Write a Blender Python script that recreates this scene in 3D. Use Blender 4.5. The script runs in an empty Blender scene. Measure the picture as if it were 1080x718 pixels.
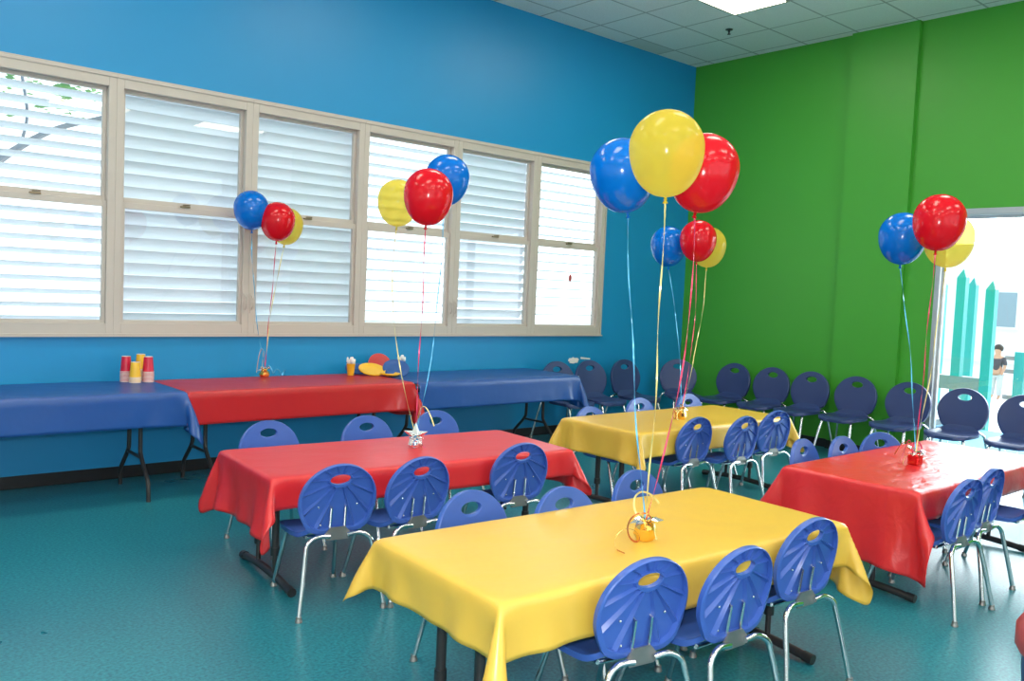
import bpy, math, random
import numpy as np
from mathutils import Vector, Matrix
PI=math.pi
col=bpy.context.scene.collection
scn=bpy.context.scene
random.seed(7)

# ------------------------------------------------------------------ materials
def nt(name):
    m=bpy.data.materials.new(name); m.use_nodes=True
    n=m.node_tree; b=n.nodes['Principled BSDF']
    return m,n,b
def lk(n,a,b): n.links.new(a,b)
def plain(name,c,rough=.5,metal=0,spec=.5,noise=0,nscale=20,bump=0,bscale=60,coat=0,bstr=.02,stretch=None):
    m,n,b=nt(name)
    b.inputs['Base Color'].default_value=(*c,1); b.inputs['Roughness'].default_value=rough
    b.inputs['Metallic'].default_value=metal; b.inputs['Specular IOR Level'].default_value=spec
    b.inputs['Coat Weight'].default_value=coat
    tc=n.nodes.new('ShaderNodeTexCoord'); src=tc.outputs['Object']
    if stretch:
        mp=n.nodes.new('ShaderNodeMapping'); mp.inputs['Scale'].default_value=stretch; lk(n,src,mp.inputs['Vector']); src=mp.outputs['Vector']
    t=n.nodes.new('ShaderNodeTexNoise'); t.inputs['Scale'].default_value=nscale; t.inputs['Detail'].default_value=4
    lk(n,src,t.inputs['Vector'])
    r=n.nodes.new('ShaderNodeMapRange'); r.inputs['To Min'].default_value=1-noise; r.inputs['To Max'].default_value=1+noise
    lk(n,t.outputs['Fac'],r.inputs['Value'])
    mx=n.nodes.new('ShaderNodeVectorMath'); mx.operation='SCALE'; mx.inputs[0].default_value=c
    lk(n,r.outputs['Result'],mx.inputs['Scale']); lk(n,mx.outputs['Vector'],b.inputs['Base Color'])
    if bump:
        t2=n.nodes.new('ShaderNodeTexNoise'); t2.inputs['Scale'].default_value=bscale; t2.inputs['Detail'].default_value=3
        lk(n,src,t2.inputs['Vector'])
        bp=n.nodes.new('ShaderNodeBump'); bp.inputs['Strength'].default_value=bump; bp.inputs['Distance'].default_value=bstr
        lk(n,t2.outputs['Fac'],bp.inputs['Height']); lk(n,bp.outputs['Normal'],b.inputs['Normal'])
    return m
def emis(name,c,s):
    m,n,b=nt(name); b.inputs['Base Color'].default_value=(0,0,0,1)
    b.inputs['Emission Color'].default_value=(*c,1); b.inputs['Emission Strength'].default_value=s
    return m
def balloon_mat(name,c,tc,tr,mixt):
    m,n,b=nt(name); out=n.nodes['Material Output']
    b.inputs['Base Color'].default_value=(*c,1); b.inputs['Roughness'].default_value=.16
    t=n.nodes.new('ShaderNodeTexNoise'); t.inputs['Scale'].default_value=3; cr=n.nodes.new('ShaderNodeMixRGB')
    cr.inputs[1].default_value=(*[x*.93 for x in c],1); cr.inputs[2].default_value=(*c,1); lk(n,t.outputs['Fac'],cr.inputs[0]); lk(n,cr.outputs[0],b.inputs['Base Color'])
    tl=n.nodes.new('ShaderNodeBsdfTranslucent'); tl.inputs[0].default_value=(*tc,1)
    tp=n.nodes.new('ShaderNodeBsdfTransparent'); tp.inputs[0].default_value=(*tc,1)
    m1=n.nodes.new('ShaderNodeMixShader'); m1.inputs[0].default_value=mixt; lk(n,b.outputs[0],m1.inputs[1]); lk(n,tl.outputs[0],m1.inputs[2])
    m2=n.nodes.new('ShaderNodeMixShader'); m2.inputs[0].default_value=tr; lk(n,m1.outputs[0],m2.inputs[1]); lk(n,tp.outputs[0],m2.inputs[2])
    lk(n,m2.outputs[0],out.inputs['Surface'])
    return m
def glass_mat(name,tint=(.96,.98,.98)):
    m,n,b=nt(name); out=n.nodes['Material Output']
    tp=n.nodes.new('ShaderNodeBsdfTransparent'); tp.inputs[0].default_value=(*tint,1)
    gl=n.nodes.new('ShaderNodeBsdfGlossy'); gl.inputs['Roughness'].default_value=.02
    lw=n.nodes.new('ShaderNodeLayerWeight'); lw.inputs['Blend'].default_value=.5
    pw=n.nodes.new('ShaderNodeMath'); pw.operation='POWER'; lk(n,lw.outputs['Facing'],pw.inputs[0]); pw.inputs[1].default_value=4
    fr=n.nodes.new('ShaderNodeMath'); fr.operation='MULTIPLY_ADD'; fr.inputs[1].default_value=.8; fr.inputs[2].default_value=.04; lk(n,pw.outputs[0],fr.inputs[0])
    mx=n.nodes.new('ShaderNodeMixShader'); lk(n,fr.outputs[0],mx.inputs[0]); lk(n,tp.outputs[0],mx.inputs[1]); lk(n,gl.outputs[0],mx.inputs[2])
    lk(n,mx.outputs[0],out.inputs['Surface']); return m
def cloth_mat(name,c,rough=.33,bump=.35):
    m=plain(name,c,rough=rough,noise=.04,nscale=3,bump=bump,bscale=5,bstr=.012,spec=.85,stretch=(1,1.6,1))
    n=m.node_tree; b=n.nodes['Principled BSDF']; out=n.nodes['Material Output']
    tl=n.nodes.new('ShaderNodeBsdfTranslucent'); tl.inputs[0].default_value=(*c,1)
    mx=n.nodes.new('ShaderNodeMixShader'); mx.inputs[0].default_value=.22
    lk(n,b.outputs[0],mx.inputs[1]); lk(n,tl.outputs[0],mx.inputs[2]); lk(n,mx.outputs[0],out.inputs['Surface'])
    return m

M={}
M['blue_wall']=plain('blue_wall_paint',(.008,.265,.57),.42,noise=.04,nscale=1.5,bump=.08,bscale=120,bstr=.004)
M['green_wall']=plain('green_wall_paint',(.055,.34,.028),.45,noise=.04,nscale=1.5,bump=.08,bscale=120,bstr=.004)
M['plain_wall']=plain('pale_wall_paint',(.8,.8,.77),.6,noise=.03)
M['base']=plain('black_cove_base',(.012,.012,.014),.35,noise=.1)
M['frame']=plain('cream_window_paint',(.53,.475,.43),.4,noise=.04,nscale=6)
M['slat']=plain('white_louver_slat',(.82,.85,.88),.5,noise=.03)
_n=M['slat'].node_tree; _tl=_n.nodes.new('ShaderNodeBsdfTranslucent'); _tl.inputs[0].default_value=(.85,.9,.95,1); _mx=_n.nodes.new('ShaderNodeMixShader'); _mx.inputs[0].default_value=.3
lk(_n,_n.nodes['Principled BSDF'].outputs[0],_mx.inputs[1]); lk(_n,_tl.outputs[0],_mx.inputs[2]); lk(_n,_mx.outputs[0],_n.nodes['Material Output'].inputs['Surface'])
M['glass']=glass_mat('window_glass')
M['alu']=plain('silver_door_aluminium',(.55,.58,.6),.3,metal=.7,noise=.03)
M['brass']=plain('dull_brass',(.25,.19,.12),.4,metal=.8,noise=.1)
M['chair']=plain('blue_chair_plastic',(.048,.118,.45),.32,noise=.04,bump=.05,bscale=300,bstr=.002)
M['navy']=plain('navy_chair_plastic',(.033,.055,.17),.36,noise=.04,bump=.05,bscale=300,bstr=.002)
M['chrome']=plain('chrome_tube',(.75,.75,.77),.12,metal=1,noise=.03)
M['plate']=plain('dull_steel_plate',(.32,.31,.3),.4,metal=.8,noise=.08)
M['tableleg']=plain('dark_grey_table_leg',(.035,.033,.035),.35,metal=.2,noise=.08)
M['ttop']=plain('pale_table_top',(.55,.54,.5),.5,noise=.04)
M['yellow']=cloth_mat('yellow_plastic_cloth',(.95,.62,.085))
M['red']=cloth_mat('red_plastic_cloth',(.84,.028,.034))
M['redwrinkled']=cloth_mat('wrinkled_red_plastic_cloth',(.84,.028,.034),bump=.9)
for _q in M['redwrinkled'].node_tree.nodes:
    if _q.type=='TEX_NOISE' and _q.inputs['Scale'].default_value==5: _q.inputs['Scale'].default_value=7; _q.inputs['Distortion'].default_value=.5
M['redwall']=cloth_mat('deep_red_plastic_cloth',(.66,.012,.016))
M['bluecl']=cloth_mat('blue_plastic_cloth',(.016,.10,.40),bump=.5)
M['b_blue']=balloon_mat('blue_latex',(.0,.19,.74),(.1,.35,.9),.02,.2)
M['b_red']=balloon_mat('red_latex',(.80,.006,.02),(.95,.04,.06),.04,.25)
M['b_yel']=balloon_mat('yellow_latex',(.88,.66,.02),(1,.92,.42),.40,.5)
M['r_blue']=plain('light_blue_ribbon',(.12,.5,.85),.25,metal=.3,noise=.1)
M['r_red']=plain('pink_red_ribbon',(.8,.06,.16),.25,metal=.3,noise=.1)
M['r_yel']=plain('pale_gold_ribbon',(.85,.72,.28),.25,metal=.3,noise=.1)
M['r_wht']=plain('silvery_ribbon',(.8,.8,.82),.2,metal=.5,noise=.1)
M['foil_s']=plain('silver_foil',(.9,.87,.86),.14,metal=1,noise=.05)
M['foil_g']=plain('gold_foil',(.95,.62,.15),.18,metal=1,noise=.1)
M['foil_r']=plain('red_foil',(.75,.05,.05),.2,metal=1,noise=.1)
M['copper']=plain('copper_ribbon',(.75,.22,.06),.25,metal=.7,noise=.1)
M['cup_red']=plain('red_cup_plastic',(.62,.01,.05),.3,noise=.03)
M['cup_yel']=plain('yellow_cup_plastic',(.9,.52,.03),.3,noise=.03)
M['cup_lip']=plain('white_cup_lip',(.78,.66,.63),.4,noise=.03)
M['white']=plain('white_plastic',(.85,.84,.82),.4,noise=.04)
M['black']=plain('black_metal',(.02,.02,.022),.4,noise=.1)
M['outlet']=plain('ivory_outlet_plastic',(.6,.55,.42),.4,noise=.04)
M['diff']=emis('lit_troffer_lens',(1,.93,.78),13.5)
M['lightframe']=plain('troffer_frame_enamel',(.45,.45,.36),.4,noise=.03)
M['pl_blue']=plain('blue_party_plastic',(.03,.1,.33),.4,noise=.05)
M['ground']=plain('pale_concrete_yard',(.62,.66,.66),.8,noise=.08,nscale=2)
M['mat']=plain('blue_rubber_play_surface',(.16,.42,.66),.8,noise=.1,nscale=8)
M['teal']=plain('turquoise_painted_post',(.03,.36,.36),.5,noise=.05)
M['greywood']=plain('weathered_grey_wood',(.27,.28,.29),.7,noise=.15,nscale=3,stretch=(1,12,12))
M['bldg']=plain('white_stucco',(.85,.87,.88),.8,noise=.04)
M['bwin']=plain('dusky_window_pane',(.25,.36,.42),.2,noise=.05)
M['bark']=plain('grey_bark',(.30,.29,.28),.8,noise=.2)
M['leaf']=plain('green_leaf',(.22,.40,.12),.6,noise=.2)
M['skin']=plain('skin',(.6,.33,.22),.5,noise=.03)
M['hair']=plain('dark_hair',(.05,.03,.02),.6,noise=.1)
M['darkshirt']=plain('dark_shirt_cloth',(.08,.07,.08),.8,noise=.1)
M['paletrouser']=plain('pale_trousers_cloth',(.55,.57,.6),.8,noise=.05)
M['dullred']=plain('dusty_red_plastic',(.45,.07,.07),.4,noise=.05)

# floor: teal speckled resilient sheet
m,n,b=nt('teal_speckled_floor'); M['floor']=m
tc=n.nodes.new('ShaderNodeTexCoord')
t1=n.nodes.new('ShaderNodeTexNoise'); t1.inputs['Scale'].default_value=70; t1.inputs['Detail'].default_value=5
t2=n.nodes.new('ShaderNodeTexNoise'); t2.inputs['Scale'].default_value=1.3; t2.inputs['Detail'].default_value=5
lk(n,tc.outputs['Object'],t1.inputs['Vector']); lk(n,tc.outputs['Object'],t2.inputs['Vector'])
cr=n.nodes.new('ShaderNodeValToRGB'); cr.color_ramp.elements[0].position=.35; cr.color_ramp.elements[0].color=(.010,.125,.18,1); cr.color_ramp.elements[1].position=.68; cr.color_ramp.elements[1].color=(.03,.26,.31,1)
lk(n,t1.outputs['Fac'],cr.inputs[0])
r2=n.nodes.new('ShaderNodeValToRGB'); r2.color_ramp.elements[0].color=(.75,.8,.85,1); r2.color_ramp.elements[1].color=(1.25,1.2,1.15,1)
lk(n,t2.outputs['Fac'],r2.inputs[0])
mx=n.nodes.new('ShaderNodeMixRGB'); mx.blend_type='MULTIPLY'; mx.inputs[0].default_value=1; lk(n,cr.outputs[0],mx.inputs[1]); lk(n,r2.outputs[0],mx.inputs[2]); lk(n,mx.outputs[0],b.inputs['Base Color'])
b.inputs['Roughness'].default_value=.28
rr=n.nodes.new('ShaderNodeMapRange'); rr.inputs['To Min'].default_value=.22; rr.inputs['To Max'].default_value=.38; lk(n,t2.outputs['Fac'],rr.inputs['Value']); lk(n,rr.outputs[0],b.inputs['Roughness'])
bp=n.nodes.new('ShaderNodeBump'); bp.inputs['Strength'].default_value=.12; bp.inputs['Distance'].default_value=.004; lk(n,t1.outputs['Fac'],bp.inputs['Height']); lk(n,bp.outputs['Normal'],b.inputs['Normal'])

# ceiling: suspended tiles, grid lines and one water-stained part tile
T=.6096; GX=-.7363; GY=-.2575; HC=4.3085
m,n,b=nt('ceiling_tiles'); M['ceil']=m
tc=n.nodes.new('ShaderNodeTexCoord'); sp=n.nodes.new('ShaderNodeSeparateXYZ'); lk(n,tc.outputs['Object'],sp.inputs[0])
def mth(op,a,bv=None,clamp=False):
    k=n.nodes.new('ShaderNodeMath'); k.operation=op; k.use_clamp=clamp
    for i,v in enumerate((a,bv)):
        if v is None: continue
        if isinstance(v,(int,float)): k.inputs[i].default_value=v
        else: lk(n,v,k.inputs[i])
    return k.outputs[0]
def gridline(c,off):
    f=mth('FLOORED_MODULO',mth('SUBTRACT',c,off),T)
    d=mth('MINIMUM',f,mth('SUBTRACT',T,f))
    return mth('LESS_THAN',d,.010)
ln=mth('MAXIMUM',gridline(sp.outputs[0],GX),gridline(sp.outputs[1],GY))
st=mth('MULTIPLY',mth('MULTIPLY',mth('GREATER_THAN',sp.outputs[0],GX-T),mth('LESS_THAN',sp.outputs[0],GX)),mth('GREATER_THAN',sp.outputs[1],GY))
tn=n.nodes.new('ShaderNodeTexNoise'); tn.inputs['Scale'].default_value=180; lk(n,tc.outputs['Object'],tn.inputs['Vector'])
cr=n.nodes.new('ShaderNodeValToRGB'); cr.color_ramp.elements[0].position=.3; cr.color_ramp.elements[0].color=(.70,.73,.72,1); cr.color_ramp.elements[1].position=.6; cr.color_ramp.elements[1].color=(.82,.84,.83,1); lk(n,tn.outputs['Fac'],cr.inputs[0])
ms=n.nodes.new('ShaderNodeMixRGB'); lk(n,st,ms.inputs[0]); lk(n,cr.outputs[0],ms.inputs[1]); ms.inputs[2].default_value=(.60,.64,.62,1)
ml=n.nodes.new('ShaderNodeMixRGB'); lk(n,ln,ml.inputs[0]); lk(n,ms.outputs[0],ml.inputs[1]); ml.inputs[2].default_value=(.42,.44,.43,1)
lk(n,ml.outputs[0],b.inputs['Base Color']); b.inputs['Roughness'].default_value=.8

# ------------------------------------------------------------------ mesh helpers
class MB:
    def __init__(s): s.v=[]; s.f=[]
    def add(s,vs,fs):
        o=len(s.v); s.v+= [tuple(v) for v in vs]; s.f+=[tuple(i+o for i in f) for f in fs]; return s
    def box(s,x0,x1,y0,y1,z0,z1,mat=None):
        vs=[Vector((x,y,z)) for x in (x0,x1) for y in (y0,y1) for z in (z0,z1)]
        if mat: vs=[mat@v for v in vs]
        return s.add(vs,[(0,1,3,2),(4,6,7,5),(0,4,5,1),(2,3,7,6),(0,2,6,4),(1,5,7,3)])
    def tube(s,pts,r,n=10,cap=True):
        pts=[Vector(p) for p in pts]; rs=r if isinstance(r,(list,tuple)) else [r]*len(pts)
        vs=[];fs=[]; up=None
        for i,p in enumerate(pts):
            t=(pts[min(i+1,len(pts)-1)]-pts[max(i-1,0)]).normalized()
            if up is None: up=t.orthogonal().normalized()
            else: up=(up-t*up.dot(t)).normalized()
            w=t.cross(up)
            for k in range(n):
                a=2*PI*k/n; vs.append(p+(up*math.cos(a)+w*math.sin(a))*rs[i])
        for i in range(len(pts)-1):
            for k in range(n):
                a=i*n+k; b2=i*n+(k+1)%n; fs.append((a,b2,b2+n,a+n))
        if cap: fs.append(tuple(range(n-1,-1,-1))); fs.append(tuple((len(pts)-1)*n+k for k in range(n)))
        return s.add(vs,fs)
    def lathe(s,prof,n=24,c=(0,0,0),mat=None):
        vs=[];fs=[]
        for r,z in prof:
            for k in range(n):
                a=2*PI*k/n; v=Vector((c[0]+r*math.cos(a),c[1]+r*math.sin(a),c[2]+z)); vs.append(mat@v if mat else v)
        for i in range(len(prof)-1):
            for k in range(n):
                a=i*n+k; b2=i*n+(k+1)%n; fs.append((a,b2,b2+n,a+n))
        if prof[0][0]>1e-4: fs.append(tuple(range(n-1,-1,-1)))
        if prof[-1][0]>1e-4: fs.append(tuple((len(prof)-1)*n+k for k in range(n)))
        return s.add(vs,fs)
    def ribbon(s,pts,w,th=.0006,twist=0,ph=0):
        pts=[Vector(p) for p in pts]; vs=[];fs=[]; up=None; N=len(pts)
        for i,p in enumerate(pts):
            t=(pts[min(i+1,N-1)]-pts[max(i-1,0)]).normalized()
            if up is None: up=t.orthogonal().normalized()
            else: up=(up-t*up.dot(t)).normalized()
            q=t.cross(up); a=ph+twist*i/(N-1); d=up*math.cos(a)+q*math.sin(a); e=t.cross(d)
            for sx,sy in ((1,1),(1,-1),(-1,-1),(-1,1)): vs.append(p+d*w/2*sx+e*th/2*sy)
        for i in range(N-1):
            for k in range(4):
                a=i*4+k; b2=i*4+(k+1)%4; fs.append((a,b2,b2+4,a+4))
        fs.append((3,2,1,0)); fs.append(tuple((N-1)*4+k for k in range(4)))
        return s.add(vs,fs)
    def build(s,name,mat,parent=None,smooth=True,angle=40,bevel=0,off=None):
        me=bpy.data.meshes.new(name); vs=s.v
        if off is not None: vs=[(v[0]-off[0],v[1]-off[1],v[2]-off[2]) for v in vs]
        me.from_pydata(vs,[],s.f); me.validate()
        import bmesh
        bm=bmesh.new(); bm.from_mesh(me); bmesh.ops.recalc_face_normals(bm,faces=bm.faces); bm.to_mesh(me); bm.free()
        if mat: me.materials.append(mat)
        o=bpy.data.objects.new(name,me); col.objects.link(o)
        if smooth:
            me.polygons.foreach_set('use_smooth',[True]*len(me.polygons))
            me.set_sharp_from_angle(angle=math.radians(angle))
        if bevel:
            bv=o.modifiers.new('bevel','BEVEL'); bv.width=bevel; bv.segments=2; bv.limit_method='ANGLE'
        if parent: o.parent=parent
        return o
def tag(o,label=None,cat=None,group=None,kind=None):
    if label: o['label']=label
    if cat: o['category']=cat
    if group: o['group']=group
    if kind: o['kind']=kind
    return o
def empty(name,loc,rz=0):
    o=bpy.data.objects.new(name,None); col.objects.link(o); o.location=loc; o.rotation_euler=(0,0,rz); o.empty_display_size=.1
    return o
def copy_tree(o,parent=None):
    c=o.copy(); col.objects.link(c); c.parent=parent
    for ch in list(o.children): copy_tree(ch,c)
    return c
def bez(p0,p1,p2,n=12):
    p0,p1,p2=map(Vector,(p0,p1,p2)); return [p0*(1-t)**2+p1*2*t*(1-t)+p2*t*t for t in [i/n for i in range(n+1)]]
def smoothpath(pts,n=6):
    pts=[Vector(p) for p in pts]; out=[]
    for i in range(len(pts)-1):
        p0=pts[max(i-1,0)];p1=pts[i];p2=pts[i+1];p3=pts[min(i+2,len(pts)-1)]
        for k in range(n):
            t=k/n; out.append(.5*((2*p1)+(p2-p0)*t+(2*p0-5*p1+4*p2-p3)*t*t+(3*p1-p0-3*p2+p3)*t**3))
    out.append(pts[-1]); return out

# ------------------------------------------------------------------ room shell
XL,YF=-12.0,-10.5         # far ends of the room behind the camera
WB,WT,WR=1.066,2.931,-1.4935; WL=-7.6525
def structure(mb,name,mat,**k): return tag(mb.build(name,mat,None,smooth=False,**k),kind='structure')
structure(MB().box(XL-.2,.2,YF-.2,.2,-.1,0),'floor',M['floor'])
structure(MB().box(XL-.2,.2,YF-.2,.2,HC,HC+.1),'ceiling',M['ceil'])
w=MB().box(XL-.2,.2,0,.075,0,WB).box(XL-.2,.2,0,.075,WT,HC).box(WR,.2,0,.075,WB,WT).box(XL-.2,WL,0,.075,WB,WT)
structure(w,'wall_left',M['blue_wall'])
DY0,DY1,DZ=-3.0,-5.6,2.47
w=MB().box(0,.2,DY0,0,0,HC).box(0,.2,DY1,DY0,DZ,HC).box(0,.2,YF-.2,DY1,0,HC).box(-.055,0,-2.713,-2.022,0,HC)
structure(w,'wall_back',M['green_wall'])
structure(MB().box(XL-.2,.2,YF-.2,YF,0,.9).box(XL-.2,.2,YF-.2,YF,3.6,HC).box(XL-.2,-10.6,YF-.2,YF,.9,3.6).box(-1.4,.2,YF-.2,YF,.9,3.6),'wall_right',M['plain_wall'])  # wide opening added in this unseen wall to let skylight in
structure(MB().box(XL-.2,XL,YF,0,0,HC),'wall_front',M['plain_wall'])
structure(MB().box(XL,-.008,-.012,0,0,.09),'baseboard_left',M['base'],bevel=.003)
structure(MB().box(-.012,0,-2.022,-.012,0,.09).box(-.067,-.055,-2.725,-2.01,0,.09).box(-.012,0,DY0,-2.725,0,.09).box(-.012,0,YF,DY1,0,.09),'baseboard_back',M['base'],bevel=.003)

# windows: six double-hung bays with fixed louvres outside
bays=[(-2.5265,WR)]+[(-2.5265-1.0253*(k+1),-2.5265-1.0253*k) for k in range(5)]
tilts=[6,50,9,62,60,19]
def window(k,x0,x1):
    r=empty('window_%d'%(k+1),((x0+x1)/2,0,WB)); tag(r,kind='structure')
    o=r.location; c=(x0+x1)/2
    # frame fills the bay; both jambs, head, sill and the meeting rail
    f=MB()
    f.box(x0,x0+.052,-.022,.075,WB,WT).box(x1-.052,x1,-.022,.075,WB,WT).box(x0+.052,x1-.052,-.022,.075,WT-.085,WT).box(x0+.052,x1-.052,-.022,.075,WB,WB+.085)
    f.box(x0-.0,x1,-.032,-.022,WB-.0,WB+.012).box(x0,x1,-.03,-.022,WT-.02,WT)
    f.build('window_frame',M['frame'],r,smooth=False,bevel=.003,off=o)
    zr=2.035
    for nm,za,zb,yy in (('upper_sash',zr-.005,WT-.085,.035),('lower_sash',WB+.085,zr+.0,.0)):
        s=MB(); a,b2=x0+.052,x1-.052; t=.024; lowt=.042
        s.box(a,a+t,yy,yy+.035,za,zb).box(b2-t,b2,yy,yy+.035,za,zb).box(a+t,b2-t,yy,yy+.035,zb-t-(.02 if nm[0]=='l' else 0),zb).box(a+t,b2-t,yy,yy+.035,za,za+(lowt if nm[0]=='u' else t))
        so=s.build(nm,M['frame'],r,smooth=False,bevel=.002,off=o)
        MB().box(a+t,b2-t,yy+.015,yy+.02,za+t,zb-t).build('pane',M['glass'],so,smooth=False,off=o)
    MB().box(c-.035,c+.035,-.012,.012,zr,zr+.012).tube([(c-.02,-.006,zr+.018),(c+.03,-.02,zr+.02)],.005,6).build('sash_latch',M['brass'],r,off=o)
    for sx in ((x0+.026,) if k in (1,3,5) else (x1-.026,)):
        MB().box(sx-.012,sx+.012,-.027,-.022,1.24,1.40).tube([(sx,-.03,1.38),(sx,-.05,1.36),(sx,-.05,1.30),(sx,-.03,1.27)],.005,6).build('casement_handle',M['frame'],r,off=o)
    # louvre panel outside the glass
    L=MB(); th=math.radians(tilts[k]); d=.105; pitch=.094; z=WB+.02
    while z<WT+.05:
        cy=.135; 
        prof=[]
        for i in range(6):
            t=(i/5-.5)*d; bow=.006*(1-(2*i/5-1)**2)
            prof.append((cy+t*math.cos(th)+bow*math.sin(th), z-t*math.sin(th)+bow*math.cos(th)))
        vs=[];fs=[]
        for X in (x0-.0,x1+(.25 if k==0 else 0)):
            for (yy,zz) in prof: vs.append((X,yy,zz))
            for (yy,zz) in reversed(prof): vs.append((X,yy-.002*math.sin(th),zz-.002))
        for i in range(12): fs.append((i,(i+1)%12,12+(i+1)%12,12+i))
        L.add(vs,fs); z+=pitch
    L.build('louver_panel',M['slat'],r,angle=60,off=o)
for k,(a,b2) in enumerate(bays): window(k,a,b2)
tag(MB().box(WL-.03,WR+.03,-.03,-.001,WT,WT+.012).build('trim_1',M['frame'],smooth=False),kind='structure')
tag(MB().box(WL-.03,WR+.03,-.04,-.001,WB-.012,WB).build('trim_2',M['frame'],smooth=False),kind='structure')
tag(MB().box(WR,WR+.02,-.03,-.001,WB,WT).build('trim_3',M['frame'],smooth=False),kind='structure')

for k in range(4):  # unseen windows added behind the camera to brighten ceiling and room with skylight
    x0=-10.6+2.3*k; r=empty('window_%d'%(7+k),(x0+1.15,YF-.1,.9)); tag(r,kind='structure'); o=r.location
    MB().box(x0,x0+.06,YF-.14,YF-.04,.9,3.6).box(x0+2.24,x0+2.3,YF-.14,YF-.04,.9,3.6).box(x0+.06,x0+2.24,YF-.14,YF-.04,.9,.97).box(x0+.06,x0+2.24,YF-.14,YF-.04,3.53,3.6).build('window_frame',M['frame'],r,smooth=False,off=o)
    MB().box(x0+.06,x0+2.24,YF-.095,YF-.09,.97,3.53).build('pane',M['glass'],r,smooth=False,off=o)
# sticker on the pane of the bay nearest the corner
tag(MB().lathe([(0,0),(.028,0),(.03,.001),(.024,.003),(0,.003)],14,mat=Matrix.Translation((-1.955,-.0,1.68))@Matrix.Rotation(PI/2,4,'X')@Matrix.Diagonal((.8,1.35,1,1))).build('window_sticker',M['dullred'],None),'small dark red oval sticker on the lower window pane nearest the room corner','sticker').location=(0,.014,0)

# glazed door
door=empty('door_1',(.1,(DY0+DY1)/2,0)); tag(door,kind='structure'); o=door.location
f=MB().box(.0,.14,DY0-.05,DY0,0,DZ).box(0,.14,DY1,DY1+.05,0,DZ).box(0,.14,DY1+.05,DY0-.05,DZ-.055,DZ)
f.box(.02,.12,-4.36,-4.28,0,DZ-.055)
f.build('door_frame',M['alu'],door,smooth=False,bevel=.003,off=o)
for (ya,yb) in ((-4.28,DY0-.05),(DY1+.05,-4.36)):
    l=MB().box(.05,.09,yb-.025,yb,.01,DZ-.06).box(.05,.09,ya,ya+.025,.01,DZ-.06).box(.05,.09,ya+.025,yb-.025,.01,.1).box(.05,.09,ya+.025,yb-.025,DZ-.1,DZ-.06) if False else MB().box(.05,.09,min(ya,yb),min(ya,yb)+.022,.01,DZ-.06).box(.05,.09,max(ya,yb)-.022,max(ya,yb),.01,DZ-.06).box(.05,.09,min(ya,yb)+.022,max(ya,yb)-.022,.01,.09).box(.05,.09,min(ya,yb)+.022,max(ya,yb)-.022,DZ-.09,DZ-.06)
    lo=l.build('door_leaf',M['alu'],door,smooth=False,bevel=.002,off=o)
    MB().box(.068,.073,min(ya,yb)+.022,max(ya,yb)-.022,.09,DZ-.09).build('door_glass',M['glass'],lo,smooth=False,off=o)

# ceiling fixtures
def troffer(x1,y1,label):
    x0,y0=x1-2*T,y1-T
    r=empty('ceiling_light',((x0+x1)/2,(y0+y1)/2,HC-.012)); o=r.location
    tag(r,label,'ceiling light','recessed fluorescent ceiling lights')
    MB().box(x0,x1,y0,y0+.022,HC-.012,HC-.001).box(x0,x1,y1-.022,y1,HC-.012,HC-.001).box(x0,x0+.022,y0+.022,y1-.022,HC-.012,HC-.001).box(x1-.022,x1,y0+.022,y1-.022,HC-.012,HC-.001).build('light_frame',M['lightframe'],r,smooth=False,off=o)
    MB().box(x0+.022,x1-.022,y0+.022,y1-.022,HC-.008,HC-.002).build('diffuser',M['diff'],r,smooth=False,off=o)
    return r
LX=[GX-T,GX-5*T,GX-9*T,GX-13*T]; LY=[GY-2*T,GY-6*T,GY-10*T,GY-14*T]
for i,x in enumerate(LX):
    for j,y in enumerate(LY):
        troffer(x,y,'lit recessed ceiling light with a cream lens, cut by the top edge beside the sprinkler' if i==j==0 else 'lit recessed ceiling light above the room, outside the picture')
s=MB().lathe([(0,0),(.038,0),(.038,-.006),(.012,-.012),(.01,-.03),(.006,-.045),(.018,-.047),(.018,-.052),(0,-.052)],16,c=(-.985,-1.164,HC)).build('ceiling_sprinkler',M['black'])
tag(s,'small dark sprinkler head on a ceiling tile near the room corner','sprinkler')
# wall outlet and bare patch
r=empty('wall_outlet',(0,-1.282,.457)); tag(r,'small ivory outlet plate low on the green wall between navy chairs','outlet')
MB().box(-.007,0,-.035,.035,-.057,.057).build('cover_plate',M['outlet'],r,bevel=.002)
for dz in (-.022,.022): MB().box(-.009,-.007,-.016,.016,dz-.013,dz+.013).build('socket',M['white'],r,bevel=.001)
vs=[];N=26
random.seed(3)
for k in range(N):
    a=2*PI*k/N; rr=(.045+.02*random.random()); vs.append((-1.855+1.5*rr*math.cos(a),-.0015,.785+.6*rr*math.sin(a)))
vs2=[(v[0],0,v[2]) for v in vs]
p=MB().add(vs+vs2,[tuple(range(N))]+[(k,(k+1)%N,N+(k+1)%N,N+k) for k in range(N)]).add([(-1.75,-.0015,.80),(-1.60,-.0015,.79),(-1.60,-.0015,.805),(-1.75,-.0015,.82)],[(0,1,2,3)])
tag(p.build('plaster_patch',M['white'],smooth=False),'small white scuffed patch on the blue wall above the navy chairs','patch')

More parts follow.
